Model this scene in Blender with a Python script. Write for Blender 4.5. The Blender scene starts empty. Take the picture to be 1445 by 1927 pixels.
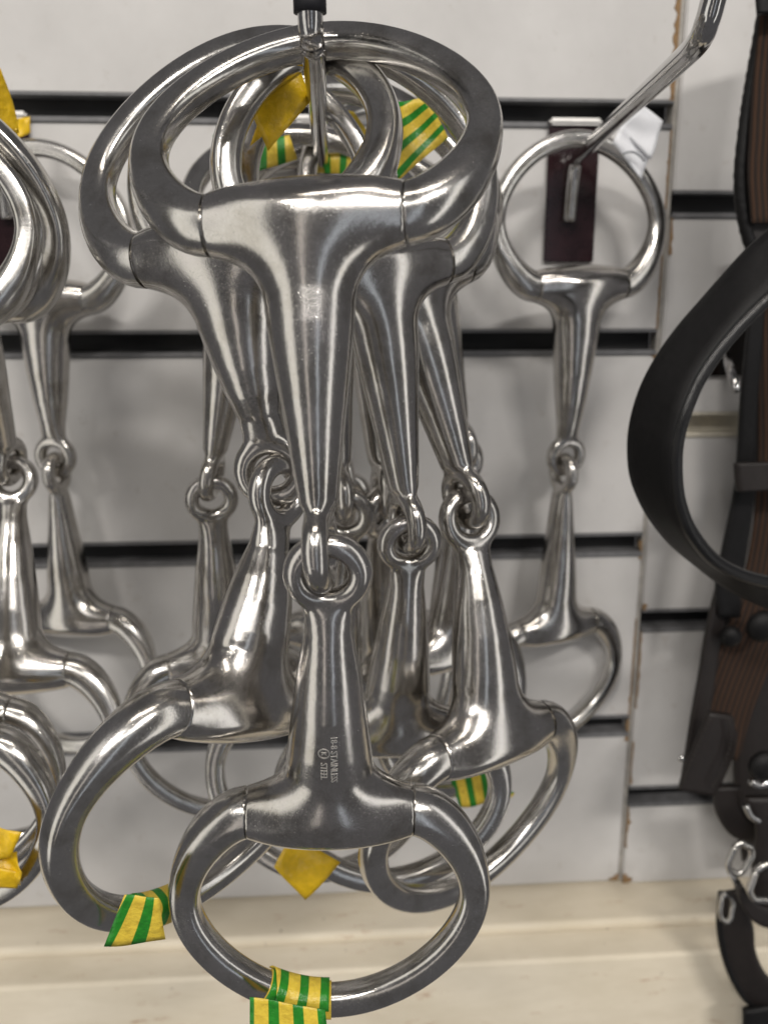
import bpy, bmesh, math, random
import numpy as np
from mathutils import Vector, Matrix
from mathutils.bvhtree import BVHTree

random.seed(7)
S = bpy.context.scene
COL = S.collection
MM = 0.001
W, H, F = 1445.0, 1927.0, 1600.0          # photograph size and focal length in its pixels

# ------------------------------------------------------------------ camera
def rotm(a, t):
    c, s = math.cos(t), math.sin(t)
    return np.array({'x': [[1, 0, 0], [0, c, -s], [0, s, c]], 'z': [[c, -s, 0], [s, c, 0], [0, 0, 1]]}[a])
PITCH, YAW, ROLL = 0.23681, 0.06544, -0.00185
CAM = np.array([-157.67, -403.57, -83.41])   # millimetres; wall face is the plane y = 0, z = 0 the upper slot
CR = rotm('z', -YAW) @ np.array([[1, 0, 0], [0, 0, -1], [0, 1, 0.]]) @ rotm('x', -PITCH) @ rotm('z', ROLL)
cam_d = bpy.data.cameras.new('camera')
cam = bpy.data.objects.new('camera', cam_d)
COL.objects.link(cam)
m4 = Matrix([list(CR[0]) + [CAM[0] * MM], list(CR[1]) + [CAM[1] * MM], list(CR[2]) + [CAM[2] * MM], [0, 0, 0, 1]])
cam.matrix_world = m4
cam_d.sensor_fit = 'VERTICAL'
cam_d.sensor_height = 36.0
cam_d.sensor_width = 36.0
cam_d.lens = 36.0 * F / H
cam_d.clip_start = 0.01
cam_d.clip_end = 20
cam_d.dof.use_dof = True
cam_d.dof.focus_distance = 0.207
cam_d.dof.aperture_fstop = 15.0
S.camera = cam

# ------------------------------------------------------------------ light
world = bpy.data.worlds.new('World')
S.world = world
world.use_nodes = True
world.node_tree.nodes['Background'].inputs[0].default_value = (1.0, 0.97, 1.0, 1)
world.node_tree.nodes['Background'].inputs[1].default_value = 0.115

def lamp(name, loc, target, sx, sy, power, col):
    l = bpy.data.lights.new(name, 'AREA')
    l.shape = 'RECTANGLE'; l.size = sx; l.size_y = sy; l.energy = power; l.color = col
    o = bpy.data.objects.new(name, l)
    COL.objects.link(o)
    o.location = loc
    o.rotation_euler = (Vector(target) - Vector(loc)).to_track_quat('-Z', 'Y').to_euler()
    return o
AIM = (-0.15, -0.1, -0.15)
# ceiling tubes of the shop; the last one is an added fill
lamp('ceiling_or_fill_lamp', (0.65, -1.95, 1.30), AIM, 0.55, 0.16, 22.5, (1.0, 0.955, 0.90))
lamp('ceiling_or_fill_lamp', (-0.95, -1.95, 1.30), AIM, 0.55, 0.16, 20, (1.0, 0.955, 0.90))
lamp('ceiling_or_fill_lamp', (-0.1, -0.95, 1.45), AIM, 0.9, 0.10, 5.0, (1.0, 0.92, 0.82))
lamp('ceiling_or_fill_lamp', (-0.15, -2.8, 1.3), AIM, 2.2, 0.4, 10, (1.0, 0.965, 0.92))  # broad frontal fill, added to even out the wall
# tall light panels, added to give the steel upright streaks and soft gradients
lamp('added_streak_light', (-1.50, -1.00, -0.2), AIM, 0.70, 3.0, 6.8, (1.0, 0.965, 0.88))
lamp('added_streak_light', (1.30, -1.15, -0.2), AIM, 0.36, 3.0, 4.8, (1.0, 0.98, 0.94))
lamp('added_streak_light', (0.40, -2.3, -0.5), AIM, 0.16, 2.4, 1.3, (0.82, 0.9, 1.0))
lamp('added_streak_light', (-0.80, -2.3, -0.5), AIM, 0.22, 2.4, 1.6, (1.0, 0.92, 0.84))

S.view_settings.view_transform = 'Standard'
S.view_settings.look = 'None'
S.view_settings.exposure = 0.0
S.view_settings.gamma = 1.0
S.view_settings.use_curve_mapping = False
S.cycles.use_denoising = True
S.cycles.max_bounces = 10
S.cycles.glossy_bounces = 8
S.cycles.sample_clamp_indirect = 4.0

# ------------------------------------------------------------------ helpers
def at(u, v, y):
    """the place (mm) on the plane y (mm in front of the wall) that the lens sees at u, v"""
    d = CR @ np.array([(u - W / 2) / F, -(v - H / 2) / F, -1.0])
    return CAM + d * ((y - CAM[1]) / d[1])

def smooth(o):
    for p in o.data.polygons:
        p.use_smooth = True

def mesh_obj(name, verts, faces, mat, parent=None, sm=True, uvs=None):
    me = bpy.data.meshes.new(name)
    me.from_pydata([tuple(float(c) * MM for c in v) for v in verts], [], [tuple(int(i) for i in f) for f in faces])
    me.update()
    bm = bmesh.new(); bm.from_mesh(me)
    bmesh.ops.recalc_face_normals(bm, faces=bm.faces)
    bm.to_mesh(me); bm.free()
    if sm:
        for p in me.polygons:
            p.use_smooth = True
    if uvs is not None:
        ul = me.uv_layers.new(name='UVMap')
        for l in me.loops:
            ul.data[l.index].uv = uvs[l.vertex_index]
    me.materials.append(mat)
    o = bpy.data.objects.new(name, me)
    COL.objects.link(o)
    if parent is not None:
        o.parent = parent
    return o

def empty(name, loc, label=None, cat=None, group=None, kind=None):
    o = bpy.data.objects.new(name, None)
    COL.objects.link(o)
    o.empty_display_size = 0.01
    o.location = tuple(float(c) * MM for c in loc)
    if label: o['label'] = label
    if cat: o['category'] = cat
    if group: o['group'] = group
    if kind: o['kind'] = kind
    return o

def catmull(pts, n=8):
    P = [np.array(p, float) for p in pts]
    P = [2 * P[0] - P[1]] + P + [2 * P[-1] - P[-2]]
    out = []
    for i in range(1, len(P) - 2):
        for k in range(n):
            t = k / n
            a, b, c, d = P[i - 1], P[i], P[i + 1], P[i + 2]
            out.append(0.5 * (2 * b + (c - a) * t + (2 * a - 5 * b + 4 * c - d) * t * t + (3 * b - a - 3 * c + d) * t ** 3))
    out.append(P[-2])
    return np.array(out)

def tube(name, pts, r, mat, parent=None, seg=14, off=(0, 0, 0), caps=True):
    pts = np.array(pts, float); n = len(pts)
    r = np.full(n, r) if np.isscalar(r) else np.array(r)
    T = np.gradient(pts, axis=0); T /= np.linalg.norm(T, axis=1)[:, None]
    N = np.cross(T[0], [0.3, 0.2, 1.0]); N /= np.linalg.norm(N)
    V = []; Fc = []
    for i in range(n):
        N = N - T[i] * (N @ T[i]); N /= np.linalg.norm(N)
        Bn = np.cross(T[i], N)
        for k in range(seg):
            a = 2 * math.pi * k / seg
            V.append(pts[i] + r[i] * (math.cos(a) * N + math.sin(a) * Bn) - off)
    for i in range(n - 1):
        for k in range(seg):
            k2 = (k + 1) % seg
            Fc.append((i * seg + k, i * seg + k2, (i + 1) * seg + k2, (i + 1) * seg + k))
    if caps:
        Fc.append(tuple(range(seg))[::-1]); Fc.append(tuple((n - 1) * seg + k for k in range(seg)))
    return mesh_obj(name, V, Fc, mat, parent)

def ribbon(name, A, Bp, th, mat, parent, off, crown=0.0, n=8, closed_ends=True):
    """a strap between two edge curves, rounded edges, real thickness"""
    def even(P, k):
        a = np.concatenate([[0], np.cumsum(np.linalg.norm(np.diff(P, axis=0), axis=1))])
        return np.stack([np.interp(np.linspace(0, a[-1], k), a, P[:, i]) for i in range(3)], -1)
    m = (len(A) - 1) * n + 1
    A = even(catmull(A, n), m); Bp = even(catmull(Bp, n), m)
    V = []; Fc = []; UV = []
    prof = [(-.5, 0), (-.485, .32), (-.44, .47), (-.25, .5), (0, .5), (.25, .5), (.44, .47), (.485, .32),
            (.5, 0), (.485, -.32), (.44, -.47), (.25, -.5), (0, -.5), (-.25, -.5), (-.44, -.47), (-.485, -.32)]
    s = 0
    for i in range(m):
        C = (A[i] + Bp[i]) / 2; w = Bp[i] - A[i]
        j0, j1 = max(0, i - 1), min(m - 1, i + 1)
        t = (A[j1] + Bp[j1] - A[j0] - Bp[j0]) / 2
        nn = np.cross(t, w); nn /= np.linalg.norm(nn) + 1e-9
        wl = np.linalg.norm(w)
        if i: s += np.linalg.norm(C - Cp)
        Cp = C
        for (x, y) in prof:
            V.append(C + w * x + nn * th * (y + crown * (0.25 - x * x) * (1 if y > 0 else 0)) - off)
            UV.append((s, x * wl))
    k = len(prof)
    for i in range(m - 1):
        for j in range(k):
            j2 = (j + 1) % k
            Fc.append((i * k + j, i * k + j2, (i + 1) * k + j2, (i + 1) * k + j))
    Fc.append(tuple(range(k))); Fc.append(tuple((m - 1) * k + j for j in range(k)))
    return mesh_obj(name, V, Fc, mat, parent, uvs=UV)

def box(name, x0, x1, y0, y1, z0, z1, mat, parent, bev=0.5, off=(0, 0, 0)):
    me = bpy.data.meshes.new(name)
    bm = bmesh.new()
    bmesh.ops.create_cube(bm, size=1)
    for v in bm.verts:
        v.co = Vector(((x0 + x1) / 2 + v.co.x * (x1 - x0) - off[0], (y0 + y1) / 2 + v.co.y * (y1 - y0) - off[1],
                       (z0 + z1) / 2 + v.co.z * (z1 - z0) - off[2])) * MM
    if bev:
        bmesh.ops.bevel(bm, geom=list(bm.edges), offset=bev * MM, segments=2, affect='EDGES')
    bm.to_mesh(me); bm.free()
    me.materials.append(mat)
    o = bpy.data.objects.new(name, me)
    COL.objects.link(o)
    if parent is not None: o.parent = parent
    return o

# ------------------------------------------------------------------ materials
class NT:
    def __init__(s, name):
        s.m = bpy.data.materials.new(name); s.m.use_nodes = True
        s.t = s.m.node_tree; s.b = s.t.nodes['Principled BSDF']
    def n(s, typ, **kw):
        nd = s.t.nodes.new(typ)
        for k, v in kw.items():
            if k.startswith('i_'): nd.inputs[k[2:].replace('_', ' ')].default_value = v
            elif k.startswith('n_'): nd.inputs[int(k[2:])].default_value = v
            else: setattr(nd, k, v)
        return nd
    def l(s, a, b): s.t.links.new(a, b)
    def coord(s, scale=(1000, 1000, 1000), src='Object', rot=(0, 0, 0)):
        tc = s.n('ShaderNodeTexCoord'); mp = s.n('ShaderNodeMapping')
        mp.inputs['Scale'].default_value = scale; mp.inputs['Rotation'].default_value = rot
        s.l(tc.outputs[src], mp.inputs['Vector'])
        return mp.outputs[0]
    def noise(s, vec, scale, detail=4, rough=.55, rnd=True):
        nz = s.n('ShaderNodeTexNoise', noise_dimensions='4D' if rnd else '3D')
        nz.inputs['Scale'].default_value = scale; nz.inputs['Detail'].default_value = detail; nz.inputs['Roughness'].default_value = rough
        s.l(vec, nz.inputs['Vector'])
        if rnd:
            oi = s.n('ShaderNodeObjectInfo'); mu = s.n('ShaderNodeMath', operation='MULTIPLY'); mu.inputs[1].default_value = 50
            s.l(oi.outputs['Random'], mu.inputs[0]); s.l(mu.outputs[0], nz.inputs['W'])
        return nz.outputs['Fac']
    def ramp(s, fac, stops):
        r = s.n('ShaderNodeValToRGB'); e = r.color_ramp.elements
        while len(e) < len(stops): e.new(.5)
        for i, (p, c) in enumerate(stops):
            e[i].position = p; e[i].color = c if len(c) == 4 else (*c, 1)
        s.l(fac, r.inputs[0]); return r.outputs[0]
    def mix(s, fac, a, b, mode='MIX'):
        mx = s.n('ShaderNodeMix', data_type='RGBA', blend_type=mode)
        for sock, v in ((mx.inputs[0], fac), (mx.inputs[6], a), (mx.inputs[7], b)):
            if hasattr(v, 'links'): s.l(v, sock)
            else: sock.default_value = v if not isinstance(v, tuple) or len(v) == 4 else (*v, 1)
        return mx.outputs[2]
    def bump(s, h, strength, dist, prev=None):
        b = s.n('ShaderNodeBump'); b.inputs['Strength'].default_value = strength; b.inputs['Distance'].default_value = dist * MM
        s.l(h, b.inputs['Height'])
        if prev is not None: s.l(prev, b.inputs['Normal'])
        return b.outputs[0]

def g(v): return (v, v, v, 1)

def mat_steel(name, base=(.585, .565, .535), r0=.10, r1=.28, scr=.7):
    t = NT(name)
    v = t.coord()
    big = t.noise(v, .11, 5, .6)
    fine = t.noise(v, 2.6, 3, .6)
    vs = t.coord(scale=(2600, 2600, 60), rot=(.05, .3, .1))
    streak = t.noise(vs, 1.0, 2, .5)
    vs2 = t.coord(scale=(180, 2300, 2300), rot=(.5, .2, .9))
    streak2 = t.noise(vs2, 1.0, 2, .5)
    pit = t.n('ShaderNodeTexVoronoi'); pit.inputs['Scale'].default_value = 1.15
    t.l(v, pit.inputs['Vector'])
    pits = t.ramp(pit.outputs['Distance'], [(.0, g(0)), (.10, g(0)), (.17, g(1))])
    col = t.ramp(big, [(.28, tuple(c * k for c, k in zip(base, (.74, .72, .68)))), (.5, base), (.72, tuple(c * k for c, k in zip(base, (1.06, 1.05, 1.08))))])
    col = t.mix(.2, col, t.ramp(fine, [(.35, g(.45)), (.65, g(1.0))]), 'MULTIPLY')
    t.l(col, t.b.inputs['Base Color'])
    t.b.inputs['Metallic'].default_value = 1.0
    rr = t.n('ShaderNodeMapRange'); rr.inputs['From Min'].default_value = .3; rr.inputs['From Max'].default_value = .72
    rr.inputs['To Min'].default_value = r0; rr.inputs['To Max'].default_value = r1
    sm = t.n('ShaderNodeMath', operation='ADD'); hf = t.n('ShaderNodeMath', operation='MULTIPLY'); hf.inputs[1].default_value = .5
    t.l(big, sm.inputs[0]); t.l(fine, sm.inputs[1]); t.l(sm.outputs[0], hf.inputs[0]); t.l(hf.outputs[0], rr.inputs['Value'])
    t.l(rr.outputs[0], t.b.inputs['Roughness'])
    ln = t.ramp(streak, [(.68, g(0)), (.72, g(.05)), (.76, g(.05))])
    ln2 = t.ramp(streak2, [(.68, g(0)), (.72, g(.05)), (.76, g(.05))])
    ad = t.n('ShaderNodeMath', operation='ADD'); ad2 = t.n('ShaderNodeMath', operation='ADD')
    t.l(rr.outputs[0], ad.inputs[0]); t.l(ln, ad.inputs[1]); t.l(ad.outputs[0], ad2.inputs[0]); t.l(ln2, ad2.inputs[1])
    t.l(ad2.outputs[0], t.b.inputs['Roughness'])
    low = t.noise(v, .22, 2, .5)
    b = t.bump(low, .35, .14)
    b = t.bump(fine, .28, .05, b)
    b = t.bump(streak, .22 * scr, .03, b)
    b = t.bump(streak2, .18 * scr, .03, b)
    b = t.bump(pits, .3, .035, b)
    t.l(b, t.b.inputs['Normal'])
    return t.m

def mat_plain(name, col, rough=.5, metal=0.0, var=.25, scale=.2, bump=0.0, bscale=2.0, spec=.5):
    t = NT(name); v = t.coord()
    nz = t.noise(v, scale, 5, .6)
    c = t.ramp(nz, [(.25, tuple(x * (1 - var) for x in col)), (.75, tuple(min(1, x * (1 + var)) for x in col))])
    t.l(c, t.b.inputs['Base Color'])
    t.b.inputs['Roughness'].default_value = rough; t.b.inputs['Metallic'].default_value = metal
    t.b.inputs['Specular IOR Level'].default_value = spec
    if bump:
        t.l(t.bump(t.noise(v, bscale, 4, .6), .6, bump), t.b.inputs['Normal'])
    return t.m

def mat_wall():
    t = NT('laminate_wall'); v = t.coord(src='Object')
    a = t.noise(v, .018, 6, .6); b2 = t.noise(v, .09, 5, .65); c2 = t.noise(v, .5, 3, .5)
    col = t.ramp(a, [(.3, (.52, .509, .498)), (.7, (.63, .618, .606))])
    stain = t.ramp(b2, [(.60, g(0)), (.74, g(1))])
    col = t.mix(stain, col, (.48, .455, .43))
    speck = t.ramp(c2, [(.70, g(0)), (.76, g(.5))])
    col = t.mix(speck, col, (.34, .27, .2))
    t.l(col, t.b.inputs['Base Color'])
    t.b.inputs['Roughness'].default_value = .5
    t.b.inputs['Specular IOR Level'].default_value = .3
    t.l(t.bump(t.noise(v, 1.8, 3), .12, .05), t.b.inputs['Normal'])
    return t.m

def mat_cream():
    t = NT('cream_paint'); v = t.coord()
    vx = t.coord(scale=(300, 1000, 1000))
    a = t.noise(vx, .05, 6, .65); b2 = t.noise(vx, .16, 6, .7); c2 = t.noise(v, .22, 4, .6)
    col = t.ramp(a, [(.3, (.66, .585, .45)), (.7, (.80, .725, .59))])
    col = t.mix(t.ramp(b2, [(.60, g(0)), (.72, g(.8))]), col, (.46, .30, .19))
    col = t.mix(t.ramp(c2, [(.69, g(0)), (.73, g(.8))]), col, (.33, .27, .19))
    t.l(col, t.b.inputs['Base Color']); t.b.inputs['Roughness'].default_value = .62
    t.l(t.bump(t.noise(vx, .5, 4), .3, .3), t.b.inputs['Normal'])
    return t.m

def mat_stripe():
    t = NT('striped_tape')
    uv = t.n('ShaderNodeUVMap'); sx = t.n('ShaderNodeSeparateXYZ'); t.l(uv.outputs[0], sx.inputs[0])
    dv = t.n('ShaderNodeMath', operation='DIVIDE'); dv.inputs[1].default_value = 6.3; t.l(sx.outputs[0], dv.inputs[0])
    fr = t.n('ShaderNodeMath', operation='FRACT'); t.l(dv.outputs[0], fr.inputs[0])
    st = t.ramp(fr.outputs[0], [(0, g(1)), (.40, g(1)), (.425, g(0)), (.975, g(0)), (1, g(1))])
    v = t.coord(); nz = t.noise(v, .5, 5, .65)
    y = t.ramp(nz, [(.25, (.55, .37, .035)), (.55, (.76, .56, .06))])
    gr = t.ramp(nz, [(.25, (.01, .15, .012)), (.6, (.022, .25, .02))])
    t.l(t.mix(st, y, gr), t.b.inputs['Base Color']); t.b.inputs['Roughness'].default_value = .33
    t.l(t.bump(t.noise(v, .35, 4, .6), .7, 1.0), t.b.inputs['Normal'])
    return t.m

STEEL = mat_steel('polished_stainless_steel')
STEEL_RING = mat_steel('brushed_stainless_ring', base=(.60, .585, .558), r0=.11, r1=.29)
CHROME = mat_steel('chrome_plate', base=(.56, .555, .55), r0=.05, r1=.16, scr=.5)
WALL = mat_wall()
CREAM = mat_cream()
SLOT = mat_plain('black_slot', (.012, .012, .013), .6)
TRIM = mat_plain('grey_plastic_trim', (.16, .16, .165), .35)
CREAM_TRIM = mat_plain('cream_plastic_trim', (.58, .54, .45), .4)
MDF = mat_plain('raw_chipboard', (.25, .155, .075), .9, var=.45, scale=.8, bump=.6, bscale=1.2)
JOINT = mat_plain('joint_strip_grey', (.36, .34, .31), .55, var=.3)
TAPE = mat_stripe()
BRIGHT = mat_plain('brushed_bracket', (.8, .78, .75), .42, metal=1.0, var=.1)
PLATE = mat_plain('plate_dark_reflection', (.022, .010, .012), .12, var=.4, scale=.15)  # dark surroundings mirrored in the chrome plate, put into its base colour
ROLLED = mat_plain('polished_black_leather', (.007, .0069, .0074), .26, var=.3, scale=.6, bump=.2, bscale=2.5)
YELLOW = mat_plain('yellow_tape', (.78, .50, .012), .3, var=.2, scale=.3, bump=1.2, bscale=.3)
RUBBER = mat_plain('black_rubber', (.008, .008, .011), .6, spec=.3)
LEATHER = mat_plain('black_leather', (.0075, .0072, .0076), .4, var=.35, scale=.5, bump=.3, bscale=3.0, spec=.22)
BROWN_LEATHER = mat_plain('dark_brown_leather', (.012, .0085, .0075), .5, var=.35, scale=.4, bump=.3, bscale=2.5)
PAPER = mat_plain('white_paper', (.78, .79, .82), .7, var=.06)
INK = mat_plain('grey_print', (.25, .26, .28), .7)
STITCH = mat_plain('stitch_thread', (.02, .016, .014), .8)

def mat_webbing():
    t = NT('brown_webbing'); uv = t.n('ShaderNodeUVMap')
    mp = t.n('ShaderNodeMapping'); mp.inputs['Scale'].default_value = (1, 1, 1); t.l(uv.outputs[0], mp.inputs[0])
    w1 = t.n('ShaderNodeTexWave', wave_type='BANDS', bands_direction='X'); w1.inputs['Scale'].default_value = .35; w1.inputs['Distortion'].default_value = .6
    w2 = t.n('ShaderNodeTexWave', wave_type='BANDS', bands_direction='Y'); w2.inputs['Scale'].default_value = .11; w2.inputs['Distortion'].default_value = .5
    t.l(mp.outputs[0], w1.inputs[0]); t.l(mp.outputs[0], w2.inputs[0])
    c = t.ramp(w2.outputs['Fac'], [(.1, (.013, .006, .003)), (.8, (.055, .023, .009))])
    c = t.mix(.45, c, t.ramp(w1.outputs['Fac'], [(.2, g(.4)), (.8, g(1))]), 'MULTIPLY')
    t.l(c, t.b.inputs['Base Color']); t.b.inputs['Roughness'].default_value = .85
    t.l(t.bump(w1.outputs['Fac'], .6, .5, t.bump(w2.outputs['Fac'], .6, .8)), t.b.inputs['Normal'])
    return t.m
WEBBING = mat_webbing()

# ------------------------------------------------------------------ the slatted wall behind
def slat_wall(name, x0, x1, slots, z_top, z_bot, slot_half, trims):
    root = empty(name, ((x0 + x1) / 2, 0, z_bot), kind='structure')
    off = np.array([(x0 + x1) / 2, 0, z_bot])
    zs = [z_top] + [s for s in slots] + [z_bot]
    for i in range(len(zs) - 1):
        hi = zs[i] - (slot_half if i > 0 else 0); lo = zs[i + 1] + (slot_half if i < len(zs) - 2 else 0)
        box('slat_board', x0, x1, 0, 12, lo, hi, WALL, root, .8, off)
    box('back_panel', x0, x1, 12.5, 16, z_bot, z_top, SLOT, root, 0, off)
    for s, tm in zip(slots, trims):
        a, b = s + slot_half, s - slot_half
        # a slim channel pushed into the slot: upper lip, lower lip, dark bed
        box('slot_lip', x0 + .1, x1 - .1, -.7, 7, a - .9, a + .5, tm, root, .3, off)
        box('slot_lip', x0 + .1, x1 - .1, -1.1, 9, b - .5, b + 2.0, tm, root, .5, off)
        box('slot_bed', x0 + .1, x1 - .1, 9.5, 12, b, a, SLOT if tm is TRIM else CREAM_TRIM, root, 0, off)
    return root, off
wl, wl_off = slat_wall('wall_left', -460, -1.0, [0, -100, -200, -300], 110, -395, 5.6, [TRIM] * 4)
wr, wr_off = slat_wall('wall_right', 1.6, 190, [-38, -139.8, -241.2, -342.8], 110, -397, 5.6, [TRIM, CREAM_TRIM, TRIM, TRIM])
box('joint_strip', -.8, 1.4, 1.2, 10, -395, 110, JOINT, wl, .3, wl_off)

def chipped(z0, z1, x, w, parent, off, seed, sgn=-1):
    rnd = random.Random(seed); n = max(4, int(abs(z1 - z0) / 2.2)); V = []; Fc = []
    wv = [w * rnd.uniform(.25, 1.0) * (1.6 if rnd.random() < .12 else 1) for _ in range(n + 1)]
    for k in range(n + 1):
        z = z0 + (z1 - z0) * k / n
        for (xx, yy) in ((x, -.35), (x + sgn * wv[k], -.35), (x + sgn * (wv[k] + .25), .5), (x, .5)):
            V.append((xx - off[0], yy - off[1], z - off[2]))
    for k in range(n):
        for j in range(4):
            j2 = (j + 1) % 4
            Fc.append((k * 4 + j, k * 4 + j2, (k + 1) * 4 + j2, (k + 1) * 4 + j))
    Fc.append((0, 1, 2, 3)); Fc.append((n * 4 + 3, n * 4 + 2, n * 4 + 1, n * 4))
    return mesh_obj('chipped_edge', V, Fc, MDF, parent, sm=False)
for i, (a, b, w) in enumerate([(5.5, 70, 2.6), (-40, -6, .7), (-94, -60, .9), (-108, -104.5, 2.0), (-208, -198, 1.6), (-296, -240, .8), (-309, -297, 2.2), (-394.6, -390.5, 5)]):
    chipped(a, b, -1.1, w, wl, wl_off, i)
for i, (a, b, w) in enumerate([(-60, -43, 1.6), (-236.2, -232, 3.0), (-290, -247, 1.0), (-335, -310, .9), (-374, -347, 1.5), (-396.5, -391, 6)]):
    chipped(a, b, 1.7, w, wr, wr_off, 20 + i, 1)

# ------------------------------------------------------------------ cream skirting under the wall
def extrude_profile(name, prof, x0, x1, mat, parent, off):
    n = len(prof); V = []; Fc = []; nx = 12
    for i in range(nx + 1):
        x = x0 + (x1 - x0) * i / nx
        for (y, z) in prof: V.append((x - off[0], y - off[1], z - off[2]))
    for i in range(nx):
        for j in range(n):
            j2 = (j + 1) % n
            Fc.append((i * n + j, i * n + j2, (i + 1) * n + j2, (i + 1) * n + j))
    Fc.append(tuple(range(n))); Fc.append(tuple(nx * n + j for j in range(n)))
    return mesh_obj(name, V, Fc, mat, parent, sm=False)
sk_off = np.array([-130, -20, -600.])
sk = empty('skirting', sk_off, kind='structure')
arc = lambda cy, cz, r, a0, a1, n=8: [(cy + r * math.cos(math.radians(a0 + (a1 - a0) * k / n)), cz + r * math.sin(math.radians(a0 + (a1 - a0) * k / n))) for k in range(n + 1)]
ledge = extrude_profile('ledge', [(20, -398), (2, -397)] + arc(-23, -402.2, 3.2, 84, 178) + [(-26.6, -424), (20, -424)], -470, 230, CREAM, sk, sk_off)
face = extrude_profile('face_board', [(20, -425), (-27.2, -425), (-27.2, -403.6)] + arc(-41.5, -408.2, 2.6, 80, 176) + [(-44.6, -440), (-46, -600), (20, -600)], -470, 230, CREAM, sk, sk_off)
for o in (ledge, face):
    for p in o.data.polygons: p.use_smooth = len(p.vertices) == 4 and abs(p.normal.x) < .5
    md = o.modifiers.new('edge', 'EDGE_SPLIT'); md.split_angle = math.radians(28)

# ------------------------------------------------------------------ display hooks
def hook(label, base, path, r, sleeve=None, drop=True):
    e = empty('display_hook', base, label, 'hook', 'chrome hooks on the slatted wall')
    bx, by, bz = base
    off = np.array(base, float)
    box('back_plate', bx - 11.5, bx + 11.5, -2.6, -.9, bz - 44, -5.4, PLATE, e, .5, off)
    box('plate_lip', bx - 11.8, bx + 11.8, -5.2, 6, -5.3, -2.4, BRIGHT, e, 1.1, off)
    tube('rod', catmull(path, 6), r, CHROME, e, 18, off)
    if sleeve: tube('tip_sleeve', catmull(sleeve, 4), r * 1.3, RUBBER, e, 18, off)
    return e
hb = np.array([-158.5, -4, -28.2]); hf = np.array([-159.57, -196, -27.7])
hook('straight chrome hook with black rubber tip carrying the big bunch of bits', (-158.5, -3, -28),
     [(-158.5, -5, -48), (-158.5, -6, -34), (-158.5, -10, -28.2), (-158.7, -60, -28), (-159.1, -130, -27.9), (-159.5, -190, -27.7), (-159.8, -197.5, -27.0), (-160, -201, -23.6), (-160.1, -201.8, -15), (-160.1, -203, 5)],
     2.75, [(-160.03, -201.35, -22.4), (-160.1, -201.9, -15), (-160.1, -203, 5), (-160.3, -205, 40)])
r0 = np.array([-46.2, -4, -19.6]); r1 = at(1306, 90, -178)
hook('bent chrome hook holding a single bit beside the panel joint', (-46.2, -3, -19.6),
     [(-47.5, -5, -46), (-47, -6, -30), (-46.5, -9, -20.5), (-48.2, -30, -19.6), tuple(r0 + (r1 - r0) * .5), tuple(r0 + (r1 - r0) * .9), 
      tuple(at(1313, 79, -182.5)), tuple(at(1330, 40, -188)), tuple(at(1340, 5, -190)), tuple(at(1356, -60, -193))], 2.9)
hook('chrome hook half hidden behind the bunch with yellow tape flags', (-294.8, -3, -27),
     [(-294.8, -5, -46), (-294.8, -6, -34), (-294.8, -10, -27.1), (-294.8, -90, -27), (-294.8, -175, -27), (-294.8, -184, -24), (-294.8, -187, 0)], 2.75)

# ------------------------------------------------------------------ one bit: mouthpiece arm (signed distance field -> surface nets)
BAR = 20.25
def smin(a, b, k):
    h = np.clip(.5 + .5 * (b - a) / k, 0, 1)
    return b + (a - b) * h - k * h * (1 - h)
def smax(a, b, k): return -smin(-a, -b, k)
LREF = 70.0
def sdf(p, typ):
    x, y, z = p[..., 0], p[..., 1], p[..., 2]
    u = np.clip(1 - (x / BAR) ** 2, 0, 1)
    rad = 6.35 + 2.1 * u
    bar = (np.sqrt((y / .96) ** 2 + z * z) - rad)
    bar = smax(bar, np.abs(x) - BAR, .3)
    t = -z
    if typ == 'A':      # eye turned edge-on to the cheek
        rx = np.interp(t, [0, 12, 22, 32, 44, 54, 60, 66], [10.0, 9.8, 9.0, 7.8, 6.2, 5.0, 4.2, 3.0])
        ry = np.interp(t, [0, 12, 22, 32, 44, 54, 60, 66], [7.8, 8.3, 8.5, 8.0, 6.9, 6.0, 5.4, 4.6])
    else:               # eye flat with the cheek
        rx = np.interp(t, [0, 12, 18, 30, 44, 50, 56, 62, 66], [10.6, 10.5, 10.2, 8.9, 7.2, 6.2, 5.3, 5.2, 5.0])
        ry = np.interp(t, [0, 12, 22, 34, 46, 54, 60, 66], [7.8, 8.4, 8.6, 8.0, 6.6, 5.2, 3.8, 3.1])
    q = np.sqrt((x / rx) ** 2 + (y / ry) ** 2) + 1e-6
    arm = (q - 1) * np.minimum(rx, ry) * .96
    arm = smax(arm, t - (LREF - 8.4), 1.8)
    arm = smax(arm, -t - 1.0, 3.0)
    d = smin(bar, arm, 9.0)
    a, b = (y, x) if typ == 'A' else (x, y)
    zz = z + LREF
    tor = np.sqrt((np.sqrt(a * a + zz * zz) - 6.75) ** 2 + b * b) - 2.75
    d = smin(d, tor, 2.2)
    hole = np.sqrt(a * a + zz * zz) - 3.95 - .05 * b * b
    return smax(d, -hole, .8)

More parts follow.
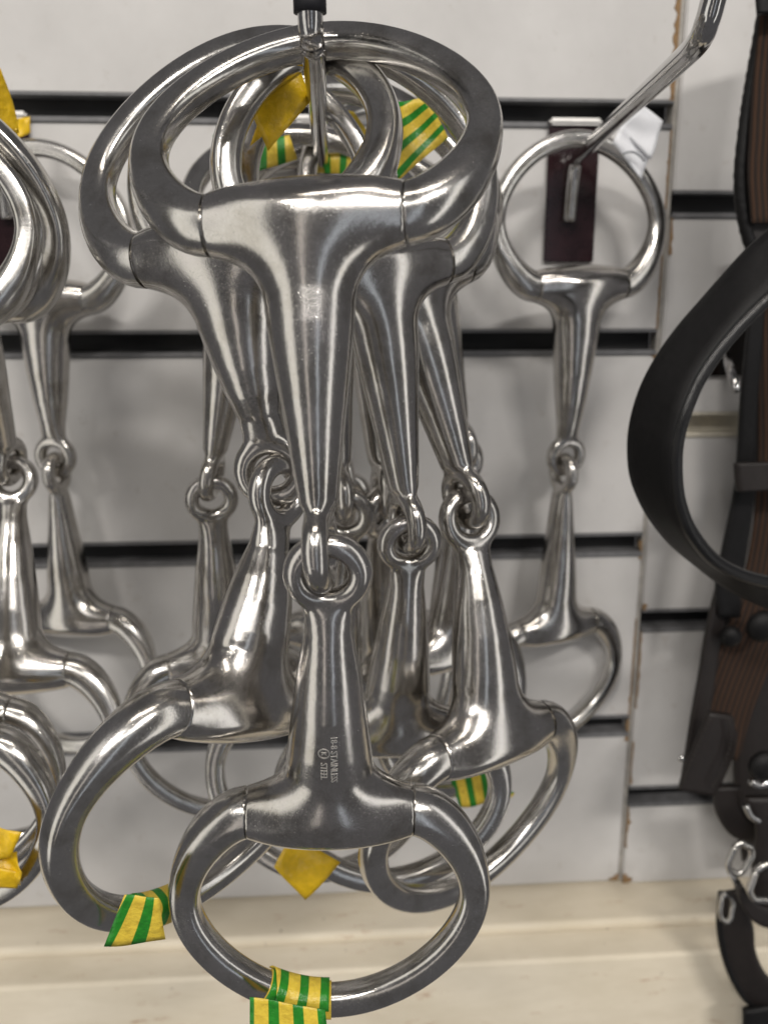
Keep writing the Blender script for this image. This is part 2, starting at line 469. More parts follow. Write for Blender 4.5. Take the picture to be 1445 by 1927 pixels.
def surface_nets(fn, lo, hi, h):
    ax = [np.arange(lo[i], hi[i] + h, h) for i in range(3)]
    G = np.stack(np.meshgrid(*ax, indexing='ij'), -1)
    Fv = fn(G)
    sx, sy, sz = (n - 1 for n in Fv.shape)
    c = {}
    for i in (0, 1):
        for j in (0, 1):
            for k in (0, 1):
                c[i, j, k] = Fv[i:i + sx, j:j + sy, k:k + sz]
    acc = np.zeros((sx, sy, sz, 3)); cnt = np.zeros((sx, sy, sz))
    keys = list(c)
    for a in keys:
        for axis in range(3):
            if a[axis]: continue
            b = list(a); b[axis] = 1; b = tuple(b)
            cr = (c[a] < 0) != (c[b] < 0)
            with np.errstate(divide='ignore', invalid='ignore'):
                t = np.where(cr, c[a] / (c[a] - c[b]), 0)
            for d in range(3):
                acc[..., d] += np.where(cr, a[d] + (t if d == axis else 0), 0)
            cnt += cr
    act = cnt > 0
    idx = -np.ones((sx, sy, sz), int); idx[act] = np.arange(act.sum())
    cells = np.argwhere(act)
    V = (cells + acc[act] / cnt[act][:, None]) * h + np.array(lo)
    Fc = []
    ins = Fv < 0
    for axis in range(3):
        o1, o2 = (axis + 1) % 3, (axis + 2) % 3
        sl0 = [slice(1, -1)] * 3; sl1 = [slice(1, -1)] * 3
        sl0[axis] = slice(0, -1); sl1[axis] = slice(1, None)
        cr = ins[tuple(sl0)] != ins[tuple(sl1)]
        pos = np.argwhere(cr)
        pos = pos + np.array([0 if k == axis else 1 for k in range(3)])
        flip = ins[tuple(sl0)][cr]
        e1 = np.zeros(3, int); e1[o1] = 1; e2 = np.zeros(3, int); e2[o2] = 1
        q = np.stack([idx[tuple((pos - s).T)] for s in (0 * e1, e1, e1 + e2, e2)], 1)
        q[flip] = q[flip][:, ::-1]
        Fc.append(q)
    Fc = np.vstack(Fc)
    for _ in range(3):
        e = .08
        f0 = fn(V)
        gr = np.stack([(fn(V + np.eye(3)[i] * e) - fn(V - np.eye(3)[i] * e)) / (2 * e) for i in range(3)], -1)
        V = V - gr * (np.clip(f0, -.4, .4) / ((gr ** 2).sum(-1) + 1e-6))[:, None]
    return V, Fc
ARM = {}
for typ in 'AB':
    for q, h in (('fine', .6), ('far', 1.0)):
        hi = (22, 11, 11)
        ARM[typ, q] = surface_nets(lambda p, typ=typ: sdf(p, typ), (-22.3, -11.3, -81.3), (22.3, 11.3, 11.3), h)

def stretch(V, L, tw=0.0):
    V = V.copy(); t = -V[:, 2]
    if tw:
        w = np.clip((t - 24) / 32, 0, 1); w = w * w * (3 - 2 * w) * tw
        V[:, 0], V[:, 1] = V[:, 0] * np.cos(w) - V[:, 1] * np.sin(w), V[:, 0] * np.sin(w) + V[:, 1] * np.cos(w)
    t = -V[:, 2]
    a, b = 14.0, LREF - 14.0
    t2 = np.where(t < a, t, np.where(t > b, t + (L - LREF), a + (t - a) * (b - a + L - LREF) / (b - a)))
    V[:, 2] = -t2
    return V

# the ring: a bent bar, round where it leaves the cheek, squarer at the far side
RW, RZ, RF = 36.7, 25.0, 58.0
def ring_path(n=26):
    def herm(p0, t0, p1, t1, u):
        u = u[:, None]; p0, t0, p1, t1 = map(np.array, (p0, t0, p1, t1))
        return (2 * u ** 3 - 3 * u ** 2 + 1) * p0 + (u ** 3 - 2 * u ** 2 + u) * t0 + (-2 * u ** 3 + 3 * u ** 2) * p1 + (u ** 3 - u ** 2) * t1
    u = np.linspace(0, 1, n)
    a = herm((BAR + .22, 0.), (22, 3.), (RW, RZ), (0, 34.), u)
    b = herm((RW, RZ), (0, 46.), (0, RF), (-56., 0), u)[1:]
    h = np.vstack([a, b]); m = h[::-1][1:] * [-1, 1]
    return np.vstack([h, m])
RPATH = ring_path()
RARC = np.concatenate([[0], np.cumsum(np.linalg.norm(np.diff(RPATH, axis=0), axis=1))])
RLEN = RARC[-1]
SLIM = [0.0]
def ring_section(s):
    e = min(s, RLEN - s)
    w = np.clip(e / 34.0, 0, 1); w = w * w * (3 - 2 * w)
    return 6.3 + (3.85 - SLIM[0] - 6.3) * w, 6.3 + (3.6 - SLIM[0] - 6.3) * w, 2.0 + 1.0 * w     # half radial, half axial, exponent
def sweep_ring(s_list, extra=0.0, seg=22, step_in=False):
    V = []; Fc = []; UV = []
    rows = []
    for s in s_list:
        p = np.array([np.interp(s, RARC, RPATH[:, i]) for i in range(2)])
        q = np.array([np.interp(min(s + .8, RLEN), RARC, RPATH[:, i]) for i in range(2)]) - np.array([np.interp(max(s - .8, 0), RARC, RPATH[:, i]) for i in range(2)])
        q /= np.linalg.norm(q)
        if s < 1e-6: q = np.array([1, .05]); q /= np.linalg.norm(q)
        if s > RLEN - 1e-6: q = np.array([1, -.05]); q /= np.linalg.norm(q)
        n = np.array([q[1], -q[0]])
        a, b, ex = ring_section(s)
        rows.append((p, n, a + extra, b + extra, ex, s))
    if step_in:
        for end in (0, -1):
            p, n, a, b, ex, s = rows[end]
            sg = 1 if p[0] > 0 else -1
            ins = [(p - np.array([sg * 3.0, 0]), n, a - .8, b - .8, 2, s), (p, n, a - .8, b - .8, 2, s)]
            rows = (ins + rows) if end == 0 else (rows + ins[::-1])
    for (p, n, a, b, ex, s) in rows:
        for k in range(seg):
            an = 2 * math.pi * k / seg
            c, sn = math.cos(an), math.sin(an)
            cr = math.copysign(abs(c) ** (2 / ex), c) * a; cy = math.copysign(abs(sn) ** (2 / ex), sn) * b
            V.append((p[0] + n[0] * cr, cy, p[1] + n[1] * cr)); UV.append((s, an))
    m = len(rows)
    for i in range(m - 1):
        for k in range(seg):
            k2 = (k + 1) % seg
            Fc.append((i * seg + k, i * seg + k2, (i + 1) * seg + k2, (i + 1) * seg + k))
    Fc.append(tuple(range(seg))[::-1]); Fc.append(tuple((m - 1) * seg + k for k in range(seg)))
    return V, Fc, UV
RING_MESH = None

def rodr(w):
    w = np.array(w, float); th = np.linalg.norm(w) + 1e-12; k = w / th
    K = np.array([[0, -k[2], k[1]], [k[2], 0, -k[0]], [-k[1], k[0], 0]])
    return np.eye(3) + math.sin(th) * K + (1 - math.cos(th)) * K @ K

# where each bit hangs: cheek centre (mm), turn, ring swing for the upper and the lower half; arm length; size
POSE = {
    'b1': ((-161.42,-219.07,-66.06),(-0.157,-0.038,-0.163),-0.568, (-158.84,-214.96,-205.09),(0.218,0.010,-0.019),0.175, 67.2,1.011),
    'b2': ((-181.32,-192.44,-70.01),(0.142,-0.142,-0.318),-0.707, (-181.39,-204.25,-181.59),(-0.197,0.313,0.831),-0.316, 53.1,1.046),
    'b3': ((-143.36,-157.21,-72.60),(-0.082,-0.103,0.332),-0.120, (-137.01,-141.90,-222.26),(0.264,0.031,0.065),0.237, 70.6,1.033),
    'b4': ((-134.06,-136.68,-73.91),(-0.190,-0.235,0.488),-0.220, (-107.58,-159.08,-217.70),(-0.222,-0.026,0.563),-0.429, 63.8,1.110),
    'b5': ((-184.77,-121.48,-71.18),(0.159,0.206,-0.163),-0.200, (-200.56,-92.30,-218.23),(0.250,0.003,0.173),0.444, 72.3,0.992),
    'b6': ((-159.79,-105.91,-67.31),(-0.227,-0.056,0.176),-0.506, (-159.52,-107.03,-228.75),(0.208,0.099,-0.103),0.533, 73.7,1.073),
    'b7': ((-142.55,-87.81,-65.49),(-0.322,-0.014,0.171),-0.467, (-134.55,-75.91,-227.05),(0.420,-0.274,0.861),0.200, 77.2,1.093),
    'b8': ((-120.54,-64.64,-60.33),(-0.225,-0.148,0.350),-0.246, (-108.32,-77.68,-220.47),(0.036,0.026,0.614),0.139, 74.2,1.052),
    'b9': ((-161.29,-47.04,-65.10),(-0.207,-0.103,0.140),-0.566, (-159.57,-23.14,-232.56),(0.502,0.095,0.047),0.200, 81.5,1.062),
    'l4': ((-278.27,-21.69,-79.50),(0.054,0.030,-0.206),-0.092, (-278.30,-19.50,-225.02),(-0.015,-0.025,-0.220),0.175, 66.7,1.035),
    'l3': ((-278.46,-107.61,-78.50),(0.536,0.105,-0.243),-0.153, (-279.16,-94.96,-218.06),(-0.336,-0.014,0.032),0.092, 70.2,1.049),
    'l2': ((-279.98,-123.21,-82.02),(0.164,0.003,0.015),-0.205, (-283.71,-135.60,-214.74),(-0.345,0.041,-0.016),-0.079, 69.1,0.939),
    'l1': ((-278.31,-142.55,-84.44),(-0.038,-0.017,0.098),-0.063, (-279.61,-153.94,-214.28),(-0.140,0.023,-0.206),-0.032, 65.2,0.951),
    'r1': ((-49.32,-32.77,-74.66),(0.126,-0.019,0.210),-0.200, (-49.78,-21.73,-234.46),(0.026,-0.005,0.341),-0.024, 74.5,1.024),
}
BITS = {
    'b1': ('foremost steel snaffle bit, its lower arm stamped 18-8 STAINLESS STEEL', 'AB', 'fine'),
    'b2': ('steel snaffle bit with short arms and striped tape flaring from its lower ring', 'BB', 'fine'),
    'b3': ('steel snaffle bit directly behind the stamped one, both arms hanging straight', 'AB', 'fine'),
    'b4': ('steel snaffle bit swung toward the lone bit, its lower ring bare', 'AB', 'fine'),
    'b5': ('steel snaffle bit behind the short-armed one with plain yellow tape on top', 'AB', 'far'),
    'b6': ('steel snaffle bit with sideways upper ring and a yellow flag below', 'AB', 'far'),
    'b7': ('steel snaffle bit deep in the bunch, turned sideways, striped tape on upper ring', 'AB', 'far'),
    'b8': ('steel snaffle bit near the wall with striped tape on its lower ring', 'AB', 'far'),
    'b9': ('innermost steel snaffle bit of the big bunch, next to the back plate', 'AB', 'far'),
    'l4': ('steel snaffle bit hanging flat against the slats behind the yellow-flagged bunch', 'BA', 'far'),
    'l3': ('steel snaffle bit with a yellow tape flag on its upper ring', 'AB', 'far'),
    'l2': ('steel snaffle bit wedged between the two yellow-taped ones', 'AB', 'far'),
    'l1': ('steel snaffle bit with crumpled yellow tape on its lower ring', 'AB', 'far'),
    'r1': ('lone steel snaffle bit with a white paper tag on its upper ring', 'BA', 'far'),
}
RINGS = {}
def ring_obj(parent, slim=False):
    SLIM[0] = .45 if slim else 0.0
    if slim not in RINGS:
        V, Fc, UV = sweep_ring(list(np.linspace(0, RLEN, 110)), 0, 24, True)
        o = mesh_obj('ring', V, Fc, STEEL_RING, parent, uvs=UV)
        RINGS[slim] = o.data
        o.data.set_sharp_from_angle(angle=math.radians(42))
        return o
    o = bpy.data.objects.new('ring', RINGS[slim]); COL.objects.link(o); o.parent = parent
    return o
OBJ = {}
TWIST = {('b2', 'up'): .3, ('b4', 'lo'): .25}
for key, (label, kinds, q) in BITS.items():
    tu, wu, pu, tl, wlo, pl, L, sc = POSE[key]
    grp = {'b': 'bits on the middle hook', 'l': 'bits on the yellow-flagged hook', 'r': None}[key[0]]
    root = empty('snaffle_bit', tl, label, 'horse bit', grp)
    base = np.array(tl)
    for half, t, w, phi, kind in (('up', tu, wu, pu, kinds[0]), ('lo', tl, wlo, -pl, kinds[1])):
        M = rodr(w)
        if half == 'lo': M = M @ np.diag([1., -1., -1.])
        V, Fc = ARM[kind, q]
        arm = mesh_obj('mouthpiece_arm', stretch(V, L, TWIST.get((key, half), 0)), Fc, STEEL, root)
        mw = Matrix([[*(M[i] * sc), (t[i] - base[i]) * MM] for i in range(3)] + [[0, 0, 0, 1]])
        arm.matrix_local = mw
        rg = ring_obj(root, q == 'far')
        c, s = math.cos(phi), math.sin(phi)
        Rx = np.array([[1, 0, 0], [0, c, -s], [0, s, c]])
        M2 = M @ Rx
        rg.matrix_local = Matrix([[*(M2[i] * sc), (t[i] - base[i]) * MM] for i in range(3)] + [[0, 0, 0, 1]])
        OBJ[key, half, 'm'] = Matrix([[*(M2[i] * sc), (t[i] - base[i]) * MM] for i in range(3)] + [[0, 0, 0, 1]])
        OBJ[key, half] = (root, arm, rg, base, M2, np.array(t), sc)

# ------------------------------------------------------------------ price tapes
SLIM[0] = 0.0
def tape_sleeve(key, half, s0, s1, mat, lift=.35):
    root, arm, rg, base, M2, t, sc = OBJ[key, half]
    V, Fc, UV = sweep_ring(list(np.linspace(RLEN / 2 + s0, RLEN / 2 + s1, 14)), lift, 24)
    o = mesh_obj('price_tape', V, Fc, mat, root, uvs=UV)
    o.matrix_local = OBJ[key, half, 'm']
    return o
def tape_patch(key, half, s0, s1, a0, a1, skew, mat, lift):
    # a second turn of tape that follows the bar, its loose end cut on the slant
    root, arm, rg, base, M2, t, sc = OBJ[key, half]
    V = []; UV = []; Fc = []; ns, na = 16, 14
    for lv in (0, .2):
        for j in range(na + 1):
            an = math.radians(a0 + (a1 - a0) * j / na)
            for i in range(ns + 1):
                s = RLEN / 2 + s0 + (s1 - s0) * i / ns + skew * (1 - j / na) * (i / ns)
                p = np.array([np.interp(s, RARC, RPATH[:, k]) for k in range(2)])
                q = np.array([np.interp(s + .8, RARC, RPATH[:, k]) - np.interp(s - .8, RARC, RPATH[:, k]) for k in range(2)]); q /= np.linalg.norm(q)
                n = np.array([q[1], -q[0]]); a, b, ex = ring_section(s)
                lf = lift + lv + .5 * max(0, 1 - j / 3) * (.4 + .6 * i / ns)
                c, sn = math.cos(an), math.sin(an)
                cr = math.copysign(abs(c) ** (2 / ex), c) * (a + lf); cy = math.copysign(abs(sn) ** (2 / ex), sn) * (b + lf)
                V.append((p[0] + n[0] * cr, cy, p[1] + n[1] * cr)); UV.append((s + 2.0, an))
    n1 = (ns + 1) * (na + 1)
    for j in range(na):
        for i in range(ns):
            k = j * (ns + 1) + i; f = (k, k + 1, k + ns + 2, k + ns + 1)
            Fc.append(f[::-1]); Fc.append(tuple(x + n1 for x in f))
    rim = [i for i in range(ns + 1)] + [j * (ns + 1) + ns for j in range(1, na + 1)] + [na * (ns + 1) + i for i in range(ns - 1, -1, -1)] + [j * (ns + 1) for j in range(na - 1, 0, -1)]
    for x, y in zip(rim, rim[1:] + rim[:1]): Fc.append((x, y, y + n1, x + n1))
    o = mesh_obj('price_tape', V, Fc, mat, root, uvs=UV)
    o.matrix_local = OBJ[key, half, 'm']
    return o
def tape_flap(key, corners, ys, mat, curl=2.0, rot=0.0, name='price_tape', grid=(10, 8), u0=0.0, seed=1):
    """a free end of tape: four corners seen at (u, v) and standing ys mm from the wall"""
    root, arm, rg, base, M2, t, sc = OBJ[key, 'lo']
    P = [at(u, v, y) for (u, v), y in zip(corners, ys)]
    e1 = P[1] - P[0]; e2 = P[3] - P[0]
    nn = np.cross(e1, e2); nn /= np.linalg.norm(nn)
    w = (np.linalg.norm(e1) + np.linalg.norm(P[2] - P[3])) / 2; h = np.linalg.norm(e2)
    V = []; UV = []; Fc = []; nx, ny = grid; rnd = random.Random(seed)
    ph = rnd.uniform(0, 6)
    for side in (0, 1):
        for j in range(ny + 1):
            for i in range(nx + 1):
                a, b = i / nx, j / ny
                p = P[0] * (1 - a) * (1 - b) + P[1] * a * (1 - b) + P[2] * a * b + P[3] * (1 - a) * b
                p = p + nn * (curl * math.sin(a * 3.0 + b * 2.2 + ph) + .35 * curl * math.sin(7 * a - 4 * b + ph) + (.18 if side else 0))
                V.append(p - base)
                UV.append((u0 + math.cos(rot) * a * w + math.sin(rot) * b * h, b * h))
    n1 = (nx + 1) * (ny + 1)
    for j in range(ny):
        for i in range(nx):
            k = j * (nx + 1) + i
            f = (k, k + 1, k + nx + 2, k + nx + 1)
            Fc.append(f[::-1]); Fc.append(tuple(x + n1 for x in f))
    rim = [i for i in range(nx + 1)] + [j * (nx + 1) + nx for j in range(1, ny + 1)] + [ny * (nx + 1) + i for i in range(nx - 1, -1, -1)] + [j * (nx + 1) for j in range(ny - 1, 0, -1)]
    for a, b in zip(rim, rim[1:] + rim[:1]): Fc.append((a, b, b + n1, a + n1))
    return mesh_obj(name, V, Fc, mat, root, uvs=UV)

tape_sleeve('b1', 'lo', 0.0, 18.0, TAPE)
tape_patch('b1', 'lo', 0.6, 18.6, 95, 250, -3.2, TAPE, .75)
tape_flap('b1', [(470, 1880), (612, 1900), (618, 1952), (470, 1955)], (-225,) * 4, TAPE, .5, 0, u0=1.5)
tape_sleeve('b2', 'lo', -9, 5, TAPE)
tape_flap('b2', [(234, 1688), (300, 1690), (312, 1766), (196, 1782)], (-227, -226, -223, -224), TAPE, .5, .12, u0=5.5)
tape_flap('b6', [(550, 1572), (640, 1622), (574, 1692), (516, 1632)], (-150, -150, -152, -154), YELLOW, 1.6)
tape_flap('b8', [(845, 1462), (925, 1445), (940, 1500), (865, 1520)], (-90, -90, -88, -88), TAPE, 1.5, .1)
tape_flap('b8', [(925, 1470), (968, 1492), (958, 1500), (925, 1500)], (-84,) * 4, TAPE, 1.0, .3)
tape_flap('b5', [(446, 150), (560, 118), (585, 190), (505, 285)], (-152, -152, -150, -150), YELLOW, 1.5, seed=3)
tape_flap('b5', [(505, 175), (570, 165), (545, 215), (470, 275)], (-148, -148, -146, -146), YELLOW, 1.5, seed=6)
tape_flap('b7', [(735, 192), (800, 180), (842, 262), (750, 336)], (-122, -122, -114, -124), TAPE, 2.2, 1.35, seed=2)
tape_flap('b7', [(612, 200), (665, 210), (700, 262), (622, 235)], (-100, -100, -98, -98), TAPE, 1.2, .2, seed=5)
tape_flap('b9', [(455, 270), (545, 255), (560, 300), (465, 330)], (-90,) * 4, TAPE, 1.5, .2, seed=8)
tape_flap('b9', [(575, 285), (665, 290), (668, 330), (590, 325)], (-42,) * 4, TAPE, 1.5, .2, seed=9)
tape_flap('b8', [(400, 255), (440, 222), (450, 245), (412, 275)], (-70,) * 4, TAPE, .8, .4, seed=11)
tape_flap('l3', [(-60, 60), (5, 130), (32, 250), (-60, 270)], (-110, -108, -104, -104), YELLOW, 3.0, seed=12)
tape_flap('l4', [(32, 222), (58, 220), (58, 250), (34, 262)], (-20,) * 4, YELLOW, .8, seed=13)
tape_flap('l1', [(-40, 1560), (42, 1566), (22, 1610), (-40, 1622)], (-172, -172, -169, -169), YELLOW, 1.4, seed=14)
tape_flap('l1', [(-40, 1612), (30, 1605), (45, 1640), (34, 1672)], (-168, -168, -171, -171), YELLOW, 1.6, seed=15)
tape_flap('l1', [(-40, 1620), (40, 1640), (32, 1674), (-40, 1668)], (-169,) * 4, YELLOW, 1.0, seed=16)

# white paper tag on the lone bit
tag1 = tape_flap('r1', [(1168, 238), (1206, 197), (1247, 228), (1222, 300)], (-46, -46, -40, -42), PAPER, 1.2, name='price_tag', seed=3)
tag2 = tape_flap('r1', [(1150, 268), (1168, 238), (1222, 296), (1206, 338)], (-44, -46, -42, -40), PAPER, 1.0, name='price_tag', seed=5)
root = OBJ['r1', 'lo'][0]
tube('tag_print', catmull([at(u, v, -46.5) for u, v in ((1172, 290), (1182, 286), (1194, 287), (1206, 296), (1212, 303))], 4), .45, INK, root, 6, OBJ['r1', 'lo'][3])

# ------------------------------------------------------------------ stamp on the foremost bit's lower arm
def stamp(text, x, z_mid, size):
    cu = bpy.data.curves.new('stamp', 'FONT'); cu.body = text; cu.size = size; cu.align_x = 'CENTER'; cu.extrude = 0
    cu.resolution_u = 2
    ob = bpy.data.objects.new('stamp', cu); COL.objects.link(ob)
    dg = bpy.context.evaluated_depsgraph_get()
    me = bpy.data.meshes.new_from_object(ob.evaluated_get(dg))
    bpy.data.objects.remove(ob)
    return me
root, arm, rg, base, M2, t, sc = OBJ['b1', 'lo']
bvh = BVHTree.FromPolygons([v.co.copy() for v in arm.data.vertices], [tuple(p.vertices) for p in arm.data.polygons])
def lay_on_arm(verts2d, faces, name):
    V = []
    for lev in (.07, -.15):
        for (x, z) in verts2d:
            hit = bvh.ray_cast(Vector((x, 25, z)) * MM, Vector((0, -1, 0)))
            co, no = hit[0], hit[1]
            c = co + no * lev * MM
            V.append((c.x / MM, c.y / MM, c.z / MM))
    n = len(verts2d); Fc = [tuple(f) for f in faces]
    cnt = {}
    for f in faces:
        for a, b in zip(f, tuple(f[1:]) + (f[0],)): cnt[tuple(sorted((a, b)))] = cnt.get(tuple(sorted((a, b))), 0) + 1
    for (a, b), k in cnt.items():
        if k == 1: Fc.append((a, b, b + n, a + n))
    return mesh_obj(name, V, Fc, STAMP, arm, sm=False)
STAMP = mat_plain('stamped_letters', (.78, .76, .72), .42, metal=1.0)
for text, x, zc, size in (('18-8 STAINLESS', 1.2, -23.6, 2.2), ('STEEL', -1.1, -20.4, 2.2)):
    me = stamp(text, x, zc, size)
    pts = [v.co for v in me.vertices]
    # reading downward: text x runs from the eye to the ring, letter tops point to +x
    v2 = [(x + p.y - size * .35, zc + p.x * .88) for p in pts]
    lay_on_arm(v2, [tuple(p.vertices) for p in me.polygons], 'stamped_lettering')
    bpy.data.meshes.remove(me)
me = stamp('K', 0, 0, 1.7); cz = -25.4; cx0 = -1.1
lay_on_arm([(cx0 + p.co.y - .6, cz + p.co.x * .9) for p in me.vertices], [tuple(p.vertices) for p in me.polygons], 'stamped_lettering')
nr = 28
ring2 = [(cx0 + r * math.cos(2 * math.pi * k / nr), cz + r * math.sin(2 * math.pi * k / nr)) for r in (1.12, 1.36) for k in range(nr)]
lay_on_arm(ring2, [(k, (k + 1) % nr, nr + (k + 1) % nr, nr + k) for k in range(nr)], 'stamped_circle')

# ------------------------------------------------------------------ tack hanging beside the bits
def pts(lst, y):
    return [at(p[0], p[1], p[2] if len(p) > 2 else y) for p in lst]
# black strap loop
o0 = at(1300, 1100, -95)
rein = empty('leather_strap', o0, 'wide black leather strap curving in a loop before the slatted wall', 'strap')
nearE = [(1560, 452, -120), (1445, 556, -124), (1396, 604, -126), (1352, 655, -127), (1326, 692, -127.5), (1306, 726, -128), (1286, 776, -129), (1274, 818, -129), (1269, 860, -129), (1271, 915, -128), (1280, 958, -127), (1298, 1000, -126), (1338, 1050, -122), (1390, 1080, -117), (1450, 1096, -112), (1560, 1115, -102)]
farE = [(1560, 330, -104), (1445, 432, -108), (1399, 474, -110), (1327, 556, -111), (1270, 622, -112), (1230, 680, -113), (1203, 735, -113), (1186, 795, -113), (1182, 850, -112.5), (1189, 902, -112), (1214, 957, -111), (1256, 1012, -109), (1307, 1056, -107.5), (1370, 1106, -106), (1445, 1144, -104), (1560, 1180, -98)]
ribbon('strap', pts(farE, 0), pts(nearE, 0), 4.0, LEATHER, rein, o0)
tube('rolled_edge', catmull([p + np.array([.6, 1.0, -.4]) for p in pts(nearE, 0)], 8), 2.5, ROLLED, rein, 12, o0)

# upper bridle: padded headpiece with piping over webbing
o1 = at(1440, 500, -50)
br = empty('bridle', o1, 'dark brown padded bridle with black piped edge and webbing', 'bridle')
padL = [(1440, -40), (1424, 60), (1408, 150), (1396, 230), (1386, 330), (1392, 410), (1412, 480), (1440, 540)]
padR = [(1560, -40), (1545, 60), (1530, 150), (1520, 230), (1510, 330), (1515, 410), (1525, 480), (1540, 540)]
ribbon('pad', pts(padL, -48), pts(padR, -40), 6.0, BROWN_LEATHER, br, o1)
pipe = catmull(pts([(u + 6, v) for u, v in padL], -50), 10)
tube('piping', pipe, [2.6 + .16 * math.sin(k * 2.4) for k in range(len(pipe))], LEATHER, br, 12, o1)
ribbon('webbing', pts([(1428, 30), (1415, 150), (1408, 260), (1405, 330), (1412, 420)], -54), pts([(1540, 30), (1530, 150), (1525, 260), (1520, 330), (1520, 420)], -48), 2.0, WEBBING, br, o1)
ribbon('keeper', pts([(1420, -30), (1421, 0), (1423, 26)], -62), pts([(1540, -30), (1541, 0), (1543, 22)], -60), 3.0, LEATHER, br, o1)

# lower harness: straps, webbing, studs, tab
o2 = at(1380, 1300, -45)
hn = empty('harness', o2, 'brown webbing harness strap with leather tab and dark round studs', 'harness')
ribbon('strap', pts([(1412, 560), (1402, 650), (1392, 750), (1386, 850), (1378, 930), (1356, 1040), (1345, 1100), (1350, 1160)], -44),
       pts([(1440, 560), (1432, 650), (1424, 750), (1420, 850), (1418, 930), (1402, 1040), (1394, 1100), (1392, 1160)], -44), 3.2, LEATHER, hn, o2)
ribbon('webbing', pts([(1428, 520), (1426, 700), (1426, 860), (1420, 960), (1404, 1060), (1376, 1150), (1340, 1240), (1312, 1330), (1300, 1420)], -36),
       pts([(1530, 520), (1530, 700), (1530, 860), (1526, 960), (1510, 1060), (1490, 1150), (1450, 1250), (1412, 1345), (1390, 1430)], -36), 2.6, WEBBING, hn, o2)
ribbon('strap', pts([(1352, 1085), (1330, 1175), (1314, 1270), (1296, 1370), (1282, 1460)], -42), pts([(1378, 1100), (1358, 1180), (1344, 1275), (1330, 1375), (1322, 1470)], -40), 3.2, BROWN_LEATHER, hn, o2)
ribbon('keeper', pts([(1380, 872), (1381, 898), (1384, 924)], -56), pts([(1540, 866), (1540, 890), (1540, 914)], -54), 5.0, BROWN_LEATHER, hn, o2)
ribbon('tab', pts([(1332, 1340), (1308, 1395), (1284, 1455), (1276, 1484)], -58), pts([(1376, 1345), (1384, 1395), (1364, 1455), (1342, 1494)], -56), 3.6, BROWN_LEATHER, hn, o2, crown=.4)
ribbon('dark_gap_sheet', pts([(1428, 430), (1422, 700), (1418, 950), (1405, 1150), (1385, 1300), (1378, 1450), (1395, 1620)], -22), pts([(1560, 430), (1560, 700), (1560, 950), (1560, 1150), (1560, 1300), (1560, 1450), (1560, 1620)], -22), 3.0, BROWN_LEATHER, hn, o2)  # dark sheet added so the gaps between the straps look black
for side in (0, 1):
    path = catmull(pts([(1336, 1352), (1314, 1400), (1292, 1452), (1286, 1474)] if side == 0 else [(1368, 1352), (1374, 1396), (1355, 1450), (1338, 1482)], -61.2), 6)
    for k in range(0, len(path) - 1, 1):
        a, b = path[k], path[k + 1]
        tube('stitch', [a + (b - a) * .15, a + (b - a) * .5 + np.array([0, -.35, 0]), a + (b - a) * .85], .45, STITCH, hn, 6, o2)
def dome(name, c, r, hgt, mat, parent, off, yd=-1):
    V = []; Fc = []; ns, nr_ = 20, 7
    for j in range(nr_ + 1):
        a = math.pi / 2 * j / nr_
        for k in range(ns):
            b = 2 * math.pi * k / ns
            V.append(np.array(c) + np.array([r * math.cos(a) * math.cos(b), yd * hgt * math.sin(a), r * math.cos(a) * math.sin(b)]) - off)
    for j in range(nr_):
        for k in range(ns):
            k2 = (k + 1) % ns
            Fc.append((j * ns + k, j * ns + k2, (j + 1) * ns + k2, (j + 1) * ns + k))
    Fc.append(tuple(range(ns)))
    return mesh_obj(name, V, Fc, mat, parent)
dome('stud', at(1373, 1197, -46), 5.2, 4, LEATHER, hn, o2)
dome('stud', at(1434, 1178, -50), 7.8, 5, LEATHER, hn, o2)
dome('rivet', at(1281, 1427, -57), 1.6, 1.2, CHROME, hn, o2)

# small chrome prong on the other panel
o3 = at(1370, 660, -6)
pr = empty('wall_prong', o3, 'short plain chrome prong poking out behind the black strap', 'prong')
tube('rod', [at(1360, 640, -4), at(1370, 685, -24), at(1384, 733, -46)], 1.9, CHROME, pr, 12, o3)
box('back_plate', o3[0] - 8, o3[0] + 14, -3.2, -.9, o3[2] - 12, o3[2] + 22, CHROME, pr, .4, o3)

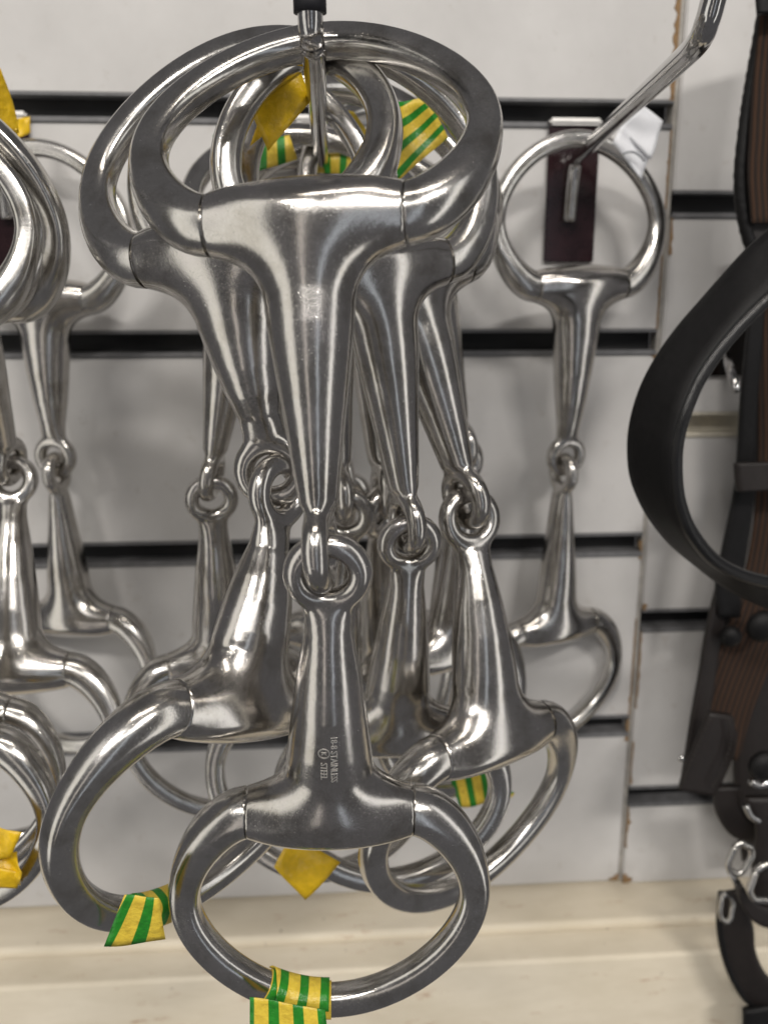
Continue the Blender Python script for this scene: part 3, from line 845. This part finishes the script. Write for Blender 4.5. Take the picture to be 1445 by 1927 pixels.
# lower bridle: loops and buckles
o4 = at(1410, 1800, -60)
bb = empty('bridle', o4, 'dark leather bridle end with steel buckles above the cream skirting', 'bridle')
ribbon('strap', pts([(1338, 1480), (1346, 1530), (1372, 1568), (1410, 1582), (1470, 1575)], -52), pts([(1392, 1480), (1392, 1508), (1404, 1530), (1425, 1545), (1475, 1545)], -56), 3.5, BROWN_LEATHER, bb, o4)
ribbon('strap', pts([(1356, 1680), (1352, 1740), (1362, 1800), (1382, 1850), (1412, 1888), (1480, 1915)], -62), pts([(1392, 1675), (1416, 1740), (1420, 1785), (1432, 1820), (1452, 1845), (1490, 1860)], -70), 4.0, BROWN_LEATHER, bb, o4)
tube('rolled_edge', catmull(pts([(1358, 1680), (1354, 1740), (1364, 1800), (1384, 1850), (1414, 1888), (1480, 1915)], -63), 6), 1.9, LEATHER, bb, 10, o4)
ribbon('strap', pts([(1402, 1500), (1420, 1560), (1415, 1620), (1405, 1700)], -62), pts([(1520, 1500), (1530, 1560), (1530, 1620), (1530, 1700)], -62), 4.0, BROWN_LEATHER, bb, o4)
ribbon('keeper', pts([(1386, 1685), (1400, 1715), (1420, 1735), (1450, 1745), (1500, 1745)], -76), pts([(1390, 1655), (1410, 1685), (1430, 1700), (1455, 1705), (1500, 1702)], -76), 4.5, BROWN_LEATHER, bb, o4)
ribbon('strap', pts([(1396, 1900), (1396, 1930), (1394, 1990)], -66), pts([(1520, 1880), (1520, 1930), (1520, 1990)], -66), 4.0, LEATHER, bb, o4)
def buckle(c4, y, r):
    P = pts(c4, y); P = P + [P[0]]
    ctl = []
    for a, b in zip(P[:-1], P[1:]): ctl += [a + (b - a) * .22, a + (b - a) * .5, a + (b - a) * .78]
    path = catmull(ctl + [ctl[0]], 4)
    o = tube('buckle', path, r, STEEL_RING, bb, 10, o4)
    return o
buckle([(1386, 1582), (1366, 1632), (1392, 1648), (1420, 1600)], -74, 1.5)
buckle([(1424, 1626), (1406, 1690), (1470, 1698), (1490, 1630)], -82, 1.6)
tube('buckle_tongue', pts([(1372, 1640), (1384, 1660), (1392, 1690)], -72), 1.5, CHROME, bb, 8, o4)
buckle([(1358, 1680), (1353, 1725), (1372, 1738), (1380, 1690)], -68, 1.2)
dome('stud', at(1436, 1440, -66), 7.5, 5, LEATHER, bb, o4)
tube('buckle', catmull(pts([(1412, 1470), (1428, 1478), (1445, 1470), (1460, 1450)], -66), 5), 1.8, CHROME, bb, 10, o4)
tube('buckle', catmull(pts([(1402, 1515), (1412, 1535), (1428, 1545)], -66), 5), 1.6, CHROME, bb, 10, o4)
bpy.context.view_layer.update()
